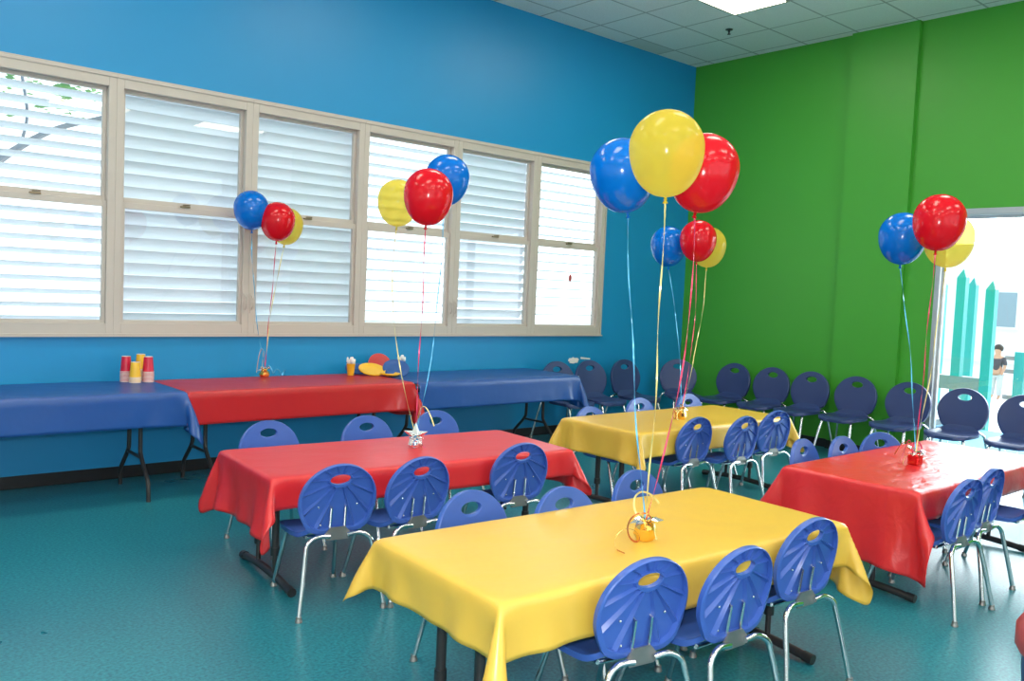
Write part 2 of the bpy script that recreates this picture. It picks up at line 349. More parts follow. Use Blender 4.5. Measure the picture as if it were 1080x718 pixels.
# ------------------------------------------------------------------ chairs (child size; adult size is the same moulding scaled up)
def back_surface(u,s): return Vector((u,-.172-.15*s+.42*u*u*(min(1,s/.1)),.348+.99*s))
def wfun(s):
    if s<.145: 
        w=.128+(.181-.128)*math.sin(PI/2*max(0,s)/.145)
    else:
        q=(s-.145)/.172; w=.181*math.sqrt(max(0,1-q*q))
    if s<.03: w*=1-.28*(1-max(0,s)/.03)**2
    return w
def make_chair(name,mat):
    root=empty(name,(0,0,0))
    # backrest shell
    NA=112; cs=.247; a0,b0=.050,.024
    rings=[0,.03,.06,.1,.3,.5,.7,.86,.9,.91,.955,1.0]
    ribs=set(int(NA*a/360)%NA for a in (0,28,152,180,205,228,250,290,312,335,70,110))
    outer=[]
    for k in range(NA):
        a=2*PI*k/NA; d=(math.cos(a),math.sin(a)); lo,hi=.02,.4
        for _ in range(30):
            md=(lo+hi)/2; u,s=d[0]*md,cs+d[1]*md
            if 0<=s<=.317 and abs(u)<=wfun(s): lo=md
            else: hi=md
        outer.append(lo)
    fr=[];bk=[]
    for k in range(NA):
        a=2*PI*k/NA; ri=a0*b0/math.sqrt((b0*math.cos(a))**2+(a0*math.sin(a))**2); ro=outer[k]
        for j,t in enumerate(rings):
            rd=ri+(ro-ri)*t; u,s=rd*math.cos(a),cs+rd*math.sin(a)
            P=back_surface(u,s); e=.004*(t>.97)+.003*(t<.01)
            nrm=Vector((-.5*u,.99,.15)).normalized()
            fr.append(P-nrm*e)
            if t<=.06: th=.020
            elif t>=.91: th=.026-.004*(t>.97)
            elif k in ribs: th=.020
            else: th=.008
            bk.append(P-nrm*th)
    J=len(rings); fs=[]; nf=len(fr)
    for k in range(NA):
        k2=(k+1)%NA
        for j in range(J-1):
            a,b2,c,d=k*J+j,k*J+j+1,k2*J+j+1,k2*J+j
            fs.append((a,b2,c,d)); fs.append((nf+d,nf+c,nf+b2,nf+a))
        fs.append((k*J+J-1,nf+k*J+J-1,nf+k2*J+J-1,k2*J+J-1)); fs.append((k*J,k2*J,nf+k2*J,nf+k*J))
    bo=MB().add(fr+bk,fs).build('backrest',mat,root,angle=32)
    for u,s in ((-.075,.035),(.075,.035),(-.09,.12),(.09,.12)):
        P=back_surface(u,s)+Vector((0,-.012,0)); rv=MB(); rv.lathe([(.0045,-.0045),(.0045,.003),(.002,.005),(0,.005)],8,mat=Matrix.Translation(P)@Matrix.Rotation(PI/2,4,'X')); rv.build('rivet',M['chrome'],bo)
    # seat
    NU,NV=20,18; top=[];bot=[]
    for j in range(NV+1):
        v=-1+2*j/NV; y=-.015+.165*v
        hw=.172*(1-.16*max(0,-v)**1.6)*(max(0,1-abs(v)**5))**.30 if abs(v)<1 else .075
        for i in range(NU+1):
            u=-1+2*i/NU; x=hw*u
            z=.345-.007*(1-u*u)*(1-v*v)+.0
            if v<-.55: z+=.045*((-v-.55)/.45)**2
            if v>.6: z-=.020*((v-.6)/.4)**2
            e=max(abs(u),abs(v))
            z-= .004*max(0,(e-.9)/.1)
            top.append((x,y,z)); bot.append((x*.985,y*.985,z-(.010 if e<.93 else .022)))
    W=NU+1; nt_=len(top); fs=[]
    for j in range(NV):
        for i in range(NU):
            a=j*W+i; fs.append((a,a+1,a+1+W,a+W)); fs.append((nt_+a+W,nt_+a+1+W,nt_+a+1,nt_+a))
    edge=[i for i in range(W)]+[j*W+NU for j in range(1,NV+1)]+[NV*W+i for i in range(NU-1,-1,-1)]+[j*W for j in range(NV-1,0,-1)]
    for a,b2 in zip(edge,edge[1:]+edge[:1]): fs.append((a,nt_+a,nt_+b2,b2))
    MB().add(top+bot,fs).build('seat',mat,root,angle=50)
    # under-seat frame and rear bracket
    MB().tube(smoothpath([(-.12,-.14,.322),(-.115,.0,.322),(-.11,.07,.320)],4),.009,8).tube(smoothpath([(.12,-.14,.322),(.115,.0,.322),(.11,.07,.320)],4),.009,8).tube([(-.112,.04,.321),(.112,.04,.321)],.008,8).tube([(-.12,-.14,.322),(.12,-.14,.322)],.009,8).build('seat_frame',M['chrome'],root)
    pl=MB().add([(x,y,z) for y in (-.206,-.200) for x,z in ((-.05,.315),(.05,.315),(.06,.345),(.035,.372),(-.035,.372),(-.06,.345))],[(0,1,2,3,4,5),(11,10,9,8,7,6)]+[(k,(k+1)%6,6+(k+1)%6,6+k) for k in range(6)])
    pl.build('rear_bracket',M['plate'],root)
    for sx in (-1,1):
        P0=back_surface(sx*.035,.005)+Vector((0,-.02,0)); P1=back_surface(sx*.033,.115)+Vector((0,-.016,0))
        MB().tube([P0,P1,P1+Vector((0,.012,.006))],[.006,.006,.004],8).build('back_support',M['chrome'],root)
    def leg(pts,foot):
        l=MB().tube(smoothpath(pts,6),.0105,10).build('leg',M['chrome'],root)
        MB().lathe([(0,0),(.016,0),(.016,.006),(.0125,.012),(.0125,.024),(0,.024)],12,c=foot).build('glide',M['plate'],l)
    for sx in (-1,1):
        leg([(sx*.10,.075,.318),(sx*.118,.10,.305),(sx*.128,.125,.25),(sx*.15,.20,.012)],(sx*.15,.20,0))
        leg([(sx*.04,-.214,.335),(sx*.10,-.216,.338),(sx*.145,-.225,.315),(sx*.158,-.235,.27),(sx*.178,-.262,.14),(sx*.198,-.285,.012)],(sx*.198,-.285,0))
    return root
kid=make_chair('child_chair',M['chair']); adult=make_chair('adult_chair',M['navy'])
first={'k':True,'a':True}
def put_chair(kind,tx,ty,rz,label,group,sc=1):
    proto=kid if kind=='k' else adult
    if first[kind]: c=proto; first[kind]=False
    else: c=copy_tree(proto)
    S=(1.04 if kind=='k' else 1.215)*sc
    off=Matrix.Rotation(rz,3,'Z')@Vector((0,-.2195,0))*S   # where the top of the back is, local
    c.location=(tx-off.x,ty-off.y,0); c.rotation_euler=(0,0,rz); c.scale=(S,S,S)
    tag(c,label,'chair',group); return c
NG='chairs on the near side of the %s table'; FG='chairs on the far side of the %s table'
# (table key, side, x, y, yaw, label)
chairs=[
 ('front yellow','n',-6.412,-4.928,-.15,'blue child chair, back turned, leftmost on the near side of the front yellow table'),
 ('front yellow','n',-6.035,-5.025,-.05,'blue child chair, back turned, middle one on the near side of the front yellow table'),
 ('front yellow','n',-5.455,-4.95,-.08,'blue child chair, back turned, beside the right end of the front yellow table'),
 ('front yellow','f',-6.352,-3.920,PI+.02,'blue child chair behind the front yellow table, leftmost, holed back top fully showing'),
 ('front yellow','f',-5.963,-4.069,PI,'blue child chair behind the front yellow table, only its top rim above the cloth'),
 ('front yellow','f',-5.403,-3.991,PI+.03,'blue child chair behind the front yellow table, crossed by hanging balloon ribbons'),
 ('left red','n',-6.541,-3.197,-.13,'blue child chair, back turned, leftmost on the near side of the left red table'),
 ('left red','n',-6.114,-3.234,.03,'blue child chair, back turned, below the star weight of the left red table'),
 ('left red','n',-5.40,-3.175,-.1,'blue child chair, back turned, rightmost on the near side of the left red table'),
 ('left red','f',-6.300,-1.919,PI,'blue child chair behind the left red table, leftmost of the three'),
 ('left red','f',-5.668,-1.977,PI,'blue child chair behind the left red table, under the hem of the red wall table'),
 ('left red','f',-5.120,-1.961,PI,'blue child chair behind the left red table, just right of the silver star weight'),
 ('far yellow','n',-3.575,-2.974,-.02,'blue child chair, back turned, leftmost on the near side of the far yellow table'),
 ('far yellow','n',-3.185,-3.10,-.02,'blue child chair, back turned, middle one on the near side of the far yellow table'),
 ('far yellow','n',-2.646,-3.023,-.1,'blue child chair, back turned, rightmost on the near side of the far yellow table'),
 ('far yellow','f',-3.78,-2.12,PI,'blue child chair behind the far yellow table, leftmost, top rim just showing'),
 ('far yellow','f',-3.13,-2.05,PI,'blue child chair behind the far yellow table, middle of the three'),
 ('far yellow','f',-2.45,-2.02,PI,'blue child chair behind the far yellow table, in front of the room corner'),
 ('right red','n',-4.02,-4.965,-.04,'blue child chair, seen edge-on, leftmost on the near side of the right red table'),
 ('right red','n',-3.583,-4.917,.0,'blue child chair, seen edge-on, second on the near side of the right red table'),
 ('right red','n',-3.066,-5.001,.05,'blue child chair cut by the right edge, near side of the right red table'),
 ('right red','f',-3.735,-3.884,PI+.1,'blue child chair behind the right red table, leftmost and most turned'),
 ('right red','f',-3.382,-3.952,PI,'blue child chair behind the right red table, middle of three'),
 ('right red','f',-2.959,-3.991,PI-.35,'blue child chair behind the right red table, rightmost, turned narrow'),
]
for key,sd,x,y,rz,lab in chairs: put_chair('k',x,y,rz,lab,sc=.96 if 'rim just showing' in lab else 1,group=(NG if sd=='n' else FG)%key)
GW='navy chairs along the green wall'; BWG='navy chairs along the blue wall'
for x,y,lab in [(-2.30,-.20,'navy adult chair by the blue wall, half hidden behind the end of the blue cloth'),
                (-1.81,-.20,'navy adult chair against the blue wall, first one clear of the blue cloth'),
                (-1.253,-.20,'navy adult chair against the blue wall, third from the blue-clothed table'),
                (-.47,-.34,'navy adult chair against the blue wall in the room corner')]:
    put_chair('a',x,y,PI+.02*random.uniform(-1,1)-(.62 if x>-.6 else .08),lab,BWG)
for y,lab in [(-.923,'navy adult chair against the green wall, nearest the room corner'),
              (-1.415,'navy adult chair against the green wall, second from the room corner, by the outlet'),
              (-1.881,'navy adult chair against the green wall, third from the room corner'),
              (-2.385,'navy adult chair against the green wall, in front of the shallow pilaster'),
              (-2.918,'navy adult chair against the green wall beside the door frame, crossed by balloon ribbons'),
              (-3.433,'navy adult chair in front of the bright glass door'),
              (-3.951,'navy adult chair cut by the right edge in front of the glass door')]:
    put_chair('a',-.17 if y>-3 else -.19,y,PI/2+.04*random.uniform(-1,1),lab,GW)

# ------------------------------------------------------------------ draped plastic cloths (small position-based simulation)
def drape(Lx,Ly,ol,orr,on,of,h,seed,steps=260,flare=.5):
    rng=np.random.RandomState(seed)
    def axis(L,a,b2,st=.034):
        A=np.linspace(-L/2-a,-L/2,max(2,int(round(a/st))+1)); B=np.linspace(-L/2,L/2,int(round(L/.05))+1); C=np.linspace(L/2,L/2+b2,max(2,int(round(b2/st))+1)); A=np.insert(A,len(A)-1,-L/2-.010); C=np.insert(C,1,L/2+.010)
        return np.concatenate([A[:-1],B,C[1:]])
    xs=axis(Lx,ol,orr); ys=axis(Ly,on,of); nx,ny=len(xs),len(ys)
    X,Y=np.meshgrid(xs,ys,indexing='ij'); rest=np.stack([X,Y],-1)
    P=np.stack([X,Y,np.full_like(X,h)],-1)
    inx=np.abs(X)<=Lx/2+1e-6; iny=np.abs(Y)<=Ly/2+1e-6; pin=(inx&iny)
    # initial state: overhang already tipped downwards
    dx=np.maximum(np.abs(X)-Lx/2,0); dy=np.maximum(np.abs(Y)-Ly/2,0); d=np.sqrt(dx*dx+dy*dy)
    P[...,2]=h-.80*d; P[...,0]-=np.sign(X)*dx*.45; P[...,1]-=np.sign(Y)*dy*.45
    P+=rng.normal(0,.0015,P.shape)*(~pin)[...,None]
    wv=.006*np.sin(X*11+seed)*(dy>0)+.004*np.sin(X*23+2*seed)*(dy>0); P[...,1]+=wv*np.sign(Y)
    P[...,0]+=.006*np.sin(Y*14+seed)*(dx>0)*np.sign(X)
    P[(dx==0)&(dy==0),2]=h
    inv=(~pin).astype(float); V=np.zeros_like(P)
    cons=[]
    def addc(di,dj,k):
        i0=max(0,-di); j0=max(0,-dj)
        for ph in range(2):
            sl=slice(None)
            A=(slice(max(0,-di),nx-max(0,di)),slice(max(0,-dj),ny-max(0,dj)))
            B=(slice(max(0,di),nx-max(0,-di)),slice(max(0,dj),ny-max(0,-dj)))
            break
        rl=np.linalg.norm(rest[A]-rest[B],axis=-1); cons.append((A,B,rl,k))
    addc(1,0,.9);addc(0,1,.9);addc(1,1,.5);addc(1,-1,.5);addc(2,0,.14);addc(0,2,.14);addc(3,0,.06);addc(0,3,.06)
    dt=1/60
    for it in range(steps):
        V*=.97; V[...,2]-=9.8*dt*inv; Q=P+V*dt*inv[...,None]
        for s in range(14):
            D=np.zeros_like(Q); Wt=np.full(Q.shape[:2],1e-9)
            for A,B,rl,k in cons:
                d=Q[A]-Q[B]; L=np.linalg.norm(d,axis=-1)+1e-9; wa,wb=inv[A],inv[B]
                c=(L-rl)/L*k/np.maximum(wa+wb,1e-9)*((wa+wb)>0)
                D[A]-=d*(c*wa)[...,None]; D[B]+=d*(c*wb)[...,None]
                Wt[A]+=k; Wt[B]+=k
            Q+=D*(1.9/np.maximum(Wt,1.0))[...,None]*inv[...,None]*1.0
            ex=Lx/2+.006-np.abs(Q[...,0]); ey=Ly/2+.006-np.abs(Q[...,1])
            ins=(ex>0)&(ey>0)&(Q[...,2]<h+.001)&(~pin)
            px=ins&(ex<ey); py=ins&~(ex<ey)
            Q[...,0]=np.where(px,np.sign(Q[...,0])*(Lx/2+.006),Q[...,0]); Q[...,1]=np.where(py,np.sign(Q[...,1])*(Ly/2+.006),Q[...,1])
        V=(Q-P)/dt; P=Q
    ripple=.0012*np.sin(X*6.3+seed)*np.cos(Y*9.1+seed*2)+.0009*np.sin(X*15+Y*11+seed)
    P[...,2]+=np.where(pin,np.abs(ripple),0)
    vs=P.reshape(-1,3); fs=[(i*ny+j,(i+1)*ny+j,(i+1)*ny+j+1,i*ny+j+1) for i in range(nx-1) for j in range(ny-1)]
    return vs.tolist(),fs
def tablecloth(name,mat,loc,rz,label,group,**k):
    vs,fs=drape(**k); me=bpy.data.meshes.new(name); me.from_pydata(vs,[],fs); me.materials.append(mat)
    me.polygons.foreach_set('use_smooth',[True]*len(me.polygons))
    o=bpy.data.objects.new(name,me); col.objects.link(o); o.location=loc; o.rotation_euler=(0,0,rz)
    sb=o.modifiers.new('sub','SUBSURF'); sb.levels=1; sb.render_levels=1
    so=o.modifiers.new('solid','SOLIDIFY'); so.thickness=.0012; so.offset=1
    tag(o,label,'tablecloth',group); return o

# ------------------------------------------------------------------ low tables
TL,TW,TH=1.83,.76,.592
def low_table(cx,cy,rz,label):
    r=empty('folding_table',(cx,cy,0),rz); tag(r,label,'table','low tables in the middle of the room')
    MB().box(-TL/2+.008,TL/2-.008,-TW/2+.008,TW/2-.008,TH-.03,TH).build('tabletop',M['ttop'],r,bevel=.004)
    for sx in (-1,1):
        x=sx*(TL/2-.13)
        arch=[(x,y,.022+.022*(1-(y/.33)**2)) for y in [-.33+.066*i for i in range(11)]]
        fb=MB().tube(arch,.020,10).build('foot_bar',M['tableleg'],r)
        for sy in (-1,1): MB().tube([(x,sy*.30,.026),(x,sy*.345,.022)],.0228,10).build('end_cap',M['black'],fb)
        for sy in (-1,1):
            l=MB().tube([(x,sy*.115,.15),(x,sy*.115,TH-.03)],.0185,12).build('leg',M['tableleg'],r)
            MB().tube([(x,sy*.115,.035),(x,sy*.115,.18)],.0125,10).build('leg_insert',M['tableleg'],l)
            MB().tube([(x,sy*.115,.145),(x,sy*.115,.185)],.0225,12).build('collar',M['black'],l)
        MB().tube([(x,0,.40),(x-sx*.42,0,TH-.035)],.009,8).tube([(x,-.115,.40),(x,.115,.40)],.009,8).build('leg_brace',M['tableleg'],r)
    return r
tabs={'A':(-5.985,-4.466,-.055),'B':(-5.828,-2.66,-.08),'C':(-3.189,-2.53,-.006),'D':(-3.287,-4.42,.0)}
CG='cloths on the low tables'
info={'A':('yellow','low folding table with dark legs under the front yellow cloth','bright yellow plastic cloth on the table nearest the camera',dict(ol=.165,orr=.26,on=.165,of=.17,seed=1)),
      'B':('red','low folding table with dark legs under the left red cloth','red plastic cloth on the low table at left, silver star weight on it',dict(ol=.27,orr=.22,on=.145,of=.16,seed=2)),
      'C':('yellow','low folding table with dark legs under the far yellow cloth','yellow plastic cloth on the farther low table below the room corner',dict(ol=.205,orr=.22,on=.165,of=.16,seed=5)),
      'D':('red','low folding table with dark legs under the right red cloth','red plastic cloth washed pale by door light on the table at right',dict(ol=.37,orr=.2,on=.145,of=.15,seed=4))}
for k,(cx,cy,rz) in tabs.items():
    c,tl,cl,kw=info[k]; low_table(cx,cy,rz,tl)
    tablecloth('tablecloth',M['redwrinkled' if k=='D' else c],(cx,cy,0),rz,cl,CG,Lx=TL,Ly=TW,h=TH+.006,**kw)

# ------------------------------------------------------------------ wall tables
WH=.732
def wall_table(cx,cy,label,rz=0):
    r=empty('banquet_table',(cx,cy,0),rz); tag(r,label,'table','long tables along the blue wall')
    MB().box(-.915,.915,-.375,.375,WH-.03,WH).build('tabletop',M['ttop'],r,bevel=.004)
    for sx in (-1,1):
        x=sx*.70
        for sy in (-1,1):
            MB().tube(smoothpath([(x,sy*.12,WH-.03),(x,sy*.12,.36),(x,sy*.14,.28),(x,sy*.24,.18),(x,sy*.29,.12),(x,sy*.305,.0)],5),.0145,10).build('leg',M['tableleg'],r)
        MB().tube([(x,-.15,.27),(x,.15,.27)],.011,8).tube([(x,-.12,.62),(x,.12,.62)],.010,8).build('crossbar',M['tableleg'],r)
        MB().tube([(x,0,.62),(x-sx*.14,0,.66),(x-sx*.36,0,WH-.035)],[.010,.012,.012],8).tube([(x-sx*.0,-.06,.55),(x-sx*.2,0,.665)],.008,8).build('leg_brace',M['tableleg'],r)
    return r
WTG='cloths on the wall tables'
wall_table(-7.31,-.50,'long folding table under the blue cloth by the wall at far left')
wall_table(-5.462,-.50,'long folding table under the red cloth below the windows')
wall_table(-3.60,-.54,'long folding table under the blue cloth nearest the corner')
tablecloth('tablecloth',M['bluecl'],(-7.31,-.50,0),0,'blue plastic cloth on the wall table at far left, cup stacks on it',WTG,Lx=1.83,Ly=.75,h=WH+.009,ol=.2,orr=.24,on=.215,of=.03,seed=11)
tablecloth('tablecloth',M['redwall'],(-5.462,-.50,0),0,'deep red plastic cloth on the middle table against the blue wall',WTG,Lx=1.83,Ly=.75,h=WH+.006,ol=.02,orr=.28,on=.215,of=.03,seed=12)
tablecloth('tablecloth',M['bluecl'],(-3.60,-.54,0),0,'blue plastic cloth on the wall table nearest the room corner',WTG,Lx=1.83,Ly=.75,h=WH+.006,ol=.02,orr=.26,on=.215,of=.03,seed=13)

# ------------------------------------------------------------------ balloons
def balloon(pos,D,color,wt,label,group,sag=(0,0,0),tilt=(0,0)):
    R=D/2; mat=M['b_'+color]; rm=M['r_'+color]
    Rm=Matrix.Rotation(tilt[0],4,'X')@Matrix.Rotation(tilt[1],4,'Y')
    prof=[]
    for i in range(33):
        th=PI*i/32
        if th<=PI/2: r,z=R*math.sin(th),R*math.cos(th)
        else:
            q=(th-PI/2)/(PI/2); r=R*math.cos(q*PI/2)**.93; z=-1.30*R*math.sin(q*PI/2)
        prof.append((max(r,.0),z))
    prof[0]=(0,R); prof[-1]=(.006,-1.305*R)
    c=Vector(pos); neck=c+(Rm@Vector((0,0,-1.305*R-.012)))
    root=empty('balloon',neck); tag(root,label,'balloon',group)
    MB().lathe(prof,40,mat=Matrix.Translation(c-neck)@Rm).build('balloon_skin',mat,root,angle=80)
    MB().lathe([(.006,.014),(.005,.008),(.008,.004),(.0045,0),(.011,-.010),(.009,-.011)],12,mat=Rm).build('knot',mat,root)
    w=Vector(wt)-neck
    mid=w*.5+Vector(sag); n=40
    pts=[]
    for i in range(n+1):
        t=i/n; p=w*t+Vector(sag)*4*t*(1-t)+Vector((.004*math.sin(9*t+c.x*7),.004*math.cos(11*t+c.y*5),0))*math.sin(PI*t); pts.append(p)
    MB().ribbon(pts,.0065,.0006,twist=9+3*math.sin(c.x*3),ph=c.y).build('ribbon',rm,root,angle=50)
    return root
def weight(pos,kind,label):
    root=empty('balloon_weight',pos); root.scale=(1.35,1.35,1.35); tag(root,label,'balloon weight','foil balloon weights on the tables')
    rnd=random.Random(kind)
    base={'star':'foil_s','gold':'foil_g','copper':'foil_g','box':'foil_r','small':'foil_g'}[kind]; H={'star':.05,'gold':.075,'copper':.085,'box':.07,'small':.06}[kind]
    if kind=='star':
        vs=[(0,-.012,.05),(0,.012,.05)];fs=[]
        for k in range(10):
            a=PI/2+2*PI*k/10; rr=.055 if k%2==0 else .023; vs.append((rr*math.cos(a),0,.05+rr*math.sin(a)))
        for k in range(10): fs+= [(0,2+k,2+(k+1)%10),(1,2+(k+1)%10,2+k)]
        so=MB().add([(x*.77-y*.0,-x*.64+y,z+.002) for x,y,z in vs],fs).build('foil_star',M['foil_s'],root,angle=10)
        MB().lathe([(0,0),(.028,0),(.03,.012),(.014,.02),(0,.02)],9).build('foil_base',M['foil_s'],root,angle=10)
    else:
        if kind=='box': MB().box(-.024,.024,-.024,.024,0,.045).build('foil_base',M['foil_r'],root,bevel=.004,smooth=False)
        else: 
            pr=[(0,0),(.024,0),(.031,H*.2),(.030,H*.45),(.018,H*.62),(.009,H*.72),(.012,H*.8)]
            mb=MB(); mb.lathe(pr,11); mb.v=[(x*(1+.16*rnd.uniform(-1,1)),y*(1+.16*rnd.uniform(-1,1)),z) for x,y,z in mb.v]; mb.build('foil_base',M[base],root,angle=8)
    # crinkled tuft of foil
    t=MB()
    for k in range(9):
        a=2*PI*k/9+rnd.uniform(-.3,.3); z0=H*.62; L=rnd.uniform(.025,.045); up=rnd.uniform(-.1,.9)
        b0=Vector((.006*math.cos(a),.006*math.sin(a),z0)); e=b0+Vector((L*math.cos(a),L*math.sin(a),L*up)); sd=Vector((-math.sin(a),math.cos(a),rnd.uniform(-.4,.4)))*.013
        m1=(b0+e)/2+Vector((0,0,.007)); t.add([b0,m1+sd,e,m1-sd,m1+Vector((0,0,.006))],[(0,1,4),(1,2,4),(2,3,4),(3,0,4),(0,3,2,1)])
    t.build('foil_tuft',M['foil_s'],root,angle=5)
    # curled ribbon ends
    def curl(dirx,diry,mat,L=.16,turns=1.6,r0=.022,lift=.0):
        pts=[]
        for i in range(60):
            q=i/59; a=turns*2*PI*q; cx_,cy_=dirx*L*q,diry*L*q
            pts.append((cx_+r0*(math.sin(a))*(-diry),cy_+r0*math.sin(a)*dirx,max(.004,H*.7*(1-q)**2+r0*(1-math.cos(a))+lift*math.sin(PI*q))))
        MB().ribbon(pts,.0055,.0006,twist=1).build('curled_ribbon',mat,root,angle=60)
    return root,curl
# weight positions (on the cloth tops)
zt=TH+.009; zw=WH+.011
W={'A':(-6.04,-4.592,zt),'B':(-5.745,-2.64,zt),'C':(-3.297,-2.61,zt),'D':(-3.443,-4.44,zt),'W':(-5.519,-.18,zw)}
r,c=weight(W['A'],'gold','gold and silver foil balloon weight on the front yellow table'); c(-.95,-.3,M['copper'],.17,2.1,.026); c(.7,.4,M['r_yel'],.08,.6,.05,.03); c(.2,-.9,M['r_yel'],.05,.8,.02,.0)
r,c=weight(W['B'],'star','silver star-shaped foil balloon weight on the left red table'); c(.80,-.1,M['r_yel'],.10,.55,.045,.10); c(.6,-.6,M['r_red'],.05,1,.012); c(-.4,-.6,M['r_blue'],.04,1,.012)
r,c=weight(W['C'],'copper','gold foil balloon weight with curled tail on the far yellow table'); c(-.8,.1,M['copper'],.09,1.4,.03); c(-.7,-.4,M['r_yel'],.08,1,.02)
r,c=weight(W['D'],'box','red foil box balloon weight on the right red table'); c(-.8,.3,M['r_yel'],.09,1.2,.015); c(-.3,.8,M['r_red'],.07,1,.02,.05); c(.8,.2,M['r_red'],.08,1.2,.02,.04); c(-.6,.7,M['copper'],.09,.6,.02,.06)
r,c=weight(W['W'],'small','small gold foil balloon weight on the red wall table'); c(.8,-.1,M['r_blue'],.16,2.5,.018); c(-.7,.1,M['r_wht'],.06,.8,.03,.10); c(-.3,.1,M['r_wht'],.05,.5,.02,.12)
def top(k,h=.07): return (W[k][0],W[k][1],W[k][2]+h)
G='balloons tied above the %s'
balloon((-5.727,-4.098,2.055),.28,'blue',top('A'),'large blue balloon at left of the tall bunch over the front yellow table',G%'front yellow table',sag=(-.01,0.01,0),tilt=(-.05,-.22))
balloon((-5.994,-4.56,2.072),.28,'yel',top('A'),'large yellow balloon at the front of the tall bunch over the front yellow table',G%'front yellow table',sag=(.01,.0,0),tilt=(0,-.04))
balloon((-5.60,-4.44,2.055),.285,'red',top('A'),'large red balloon behind the yellow one in the tall bunch, at its right',G%'front yellow table',sag=(.05,-.02,0),tilt=(.08,.14))
balloon((-5.241,-1.60,2.103),.28,'yel',top('B'),'pale yellow balloon before the bright window, left in its bunch',G%'left red table',sag=(-.05,.05,0),tilt=(0,.03))
balloon((-5.691,-2.60,2.045),.28,'red',top('B'),'red balloon in front of the windows over the left red table',G%'left red table',sag=(0,.0,0),tilt=(0,.06))
balloon((-5.27,-2.20,2.215),.28,'blue',top('B'),'blue balloon highest in the bunch over the left red table',G%'left red table',sag=(.05,0,0),tilt=(0,.14))
balloon((-5.685,-.22,2.068),.265,'blue',top('W'),'small blue balloon before the second window, over the red wall table',G%'red wall table',sag=(-.03,0,0),tilt=(0,-.05))
balloon((-5.511,-.32,1.992),.265,'red',top('W'),'small red balloon in the bunch over the red wall table',G%'red wall table',sag=(.0,0,0),tilt=(0,.04))
balloon((-5.356,-.16,1.973),.26,'yel',top('W'),'yellow balloon almost hidden behind the red one over the red wall table',G%'red wall table',sag=(-.02,0,0),tilt=(0,.1))
balloon((-3.086,-2.228,1.943),.28,'blue',top('C'),'blue balloon before the room corner over the far yellow table',G%'far yellow table',sag=(.04,0,0),tilt=(0,-.08))
balloon((-3.063,-2.50,1.984),.28,'red',top('C'),'red balloon below the tall bunch, over the far yellow table',G%'far yellow table',sag=(.05,0,0),tilt=(0,.03))
balloon((-2.846,-2.437,1.95),.28,'yel',top('C'),'yellow balloon peeking out behind the red one before the green wall',G%'far yellow table',sag=(.05,0,0),tilt=(0,.05))
balloon((-3.192,-4.157,1.965),.28,'blue',top('D'),'blue balloon before the green wall over the right red table',G%'right red table',sag=(.03,0,0),tilt=(0,.03))
balloon((-3.497,-4.505,2.027),.28,'red',top('D'),'red balloon over the right red table beside the door top',G%'right red table',sag=(0,0,0),tilt=(0,.12))
balloon((-3.222,-4.45,1.946),.28,'yel',top('D'),'pale yellow balloon washed out against the bright door',G%'right red table',sag=(.02,0,0),tilt=(0,.1))

# ------------------------------------------------------------------ cups: nested upside down
def cup_mesh():
    return
def make_cup(color):
    r=empty('plastic_cup',(0,0,0))
    MB().lathe([(.0385,.0035),(.030,.112),(.0275,.113),(.0272,.110),(.0290,.108),(.0370,.0035)],24).build('cup_body',M['cup_'+color],r)
    MB().lathe([(.0372,0),(.0405,.001),(.0415,.0025),(.0405,.0055),(.0382,.006),(.0372,.003)],24).build('cup_lip',M['cup_lip'],r)
    MB().lathe([(0,.1135),(.029,.1135),(.0302,.1125),(.0300,.1095),(0,.1095)],24).build('cup_base',M['cup_lip'],r)
    return r
cups={}
for c in ('red','yel'): cups[c]=[make_cup(c),True]
full={'red':'red','yel':'yellow'}
for ci,(c,x,y,n,nm) in enumerate([('red',-6.585,-.20,9,'left red stack'),('yel',-6.548,-.285,5,'short yellow stack in front'),('yel',-6.468,-.15,10,'tall yellow stack behind'),('red',-6.452,-.265,9,'right red stack')]):
    for k in range(n):
        if cups[c][1]: cp=cups[c][0]; cups[c][1]=False
        else: cp=copy_tree(cups[c][0])
        cp.location=(x,y,zw+.0088*k)
        lab='%s plastic cup upside down, topmost of the %s'%(full[c],nm) if k==n-1 else '%s plastic cup nested upside down in the %s, pale lip showing'%(full[c],nm)
        tag(cp,lab,'cup','cups nested in the '+nm)

# ------------------------------------------------------------------ party ware at the right end of the red wall table
def upright_cup(pos,mat,label):
    r=empty('cutlery_cup',pos); tag(r,label,'cup')
    MB().lathe([(0,0),(.026,0),(.027,.002),(.037,.095),(.039,.097),(.036,.098),(.0345,.094),(.025,.006),(0,.006)],20).build('cup_body',mat,r)
    return r
def sprays(pos,label,n=9,h=.05):
    # white plastic spoons standing bowls-up in a cup
    for k in range(n):
        a=2*PI*k/n; rr=.026 if k else 0; x,y=rr*.45*math.cos(a),rr*.45*math.sin(a); X,Y=rr*1.25*math.cos(a),rr*1.25*math.sin(a); H=.125+.012*math.sin(k*2.3)
        m=MB().tube([(x*.4,y*.4,.008),(X*.9,Y*.9,H-.02)],.0022,6)
        m.lathe([(0,-.022),(.008,-.018),(.0135,-.004),(.0135,.006),(.009,.017),(0,.021)],10,mat=Matrix.Translation((X,Y,H))@Matrix.Rotation(a,4,'Z')@Matrix.Diagonal((.45,1,1,1)))
        o=m.build('plastic_spoon',M['white']); o.location=pos; tag(o,label,'spoon','spoons in the '+('yellow' if pos[0]<-4.6 else 'blue')+' cup')
cy_=( -4.80,-.29,zw); cb_=(-4.225,-.19,zw)
upright_cup(cy_,M['cup_yel'],'yellow plastic cup holding white spoons on the red wall table'); sprays((cy_[0],cy_[1],zw),'white plastic spoon standing bowl-up in the yellow cup')
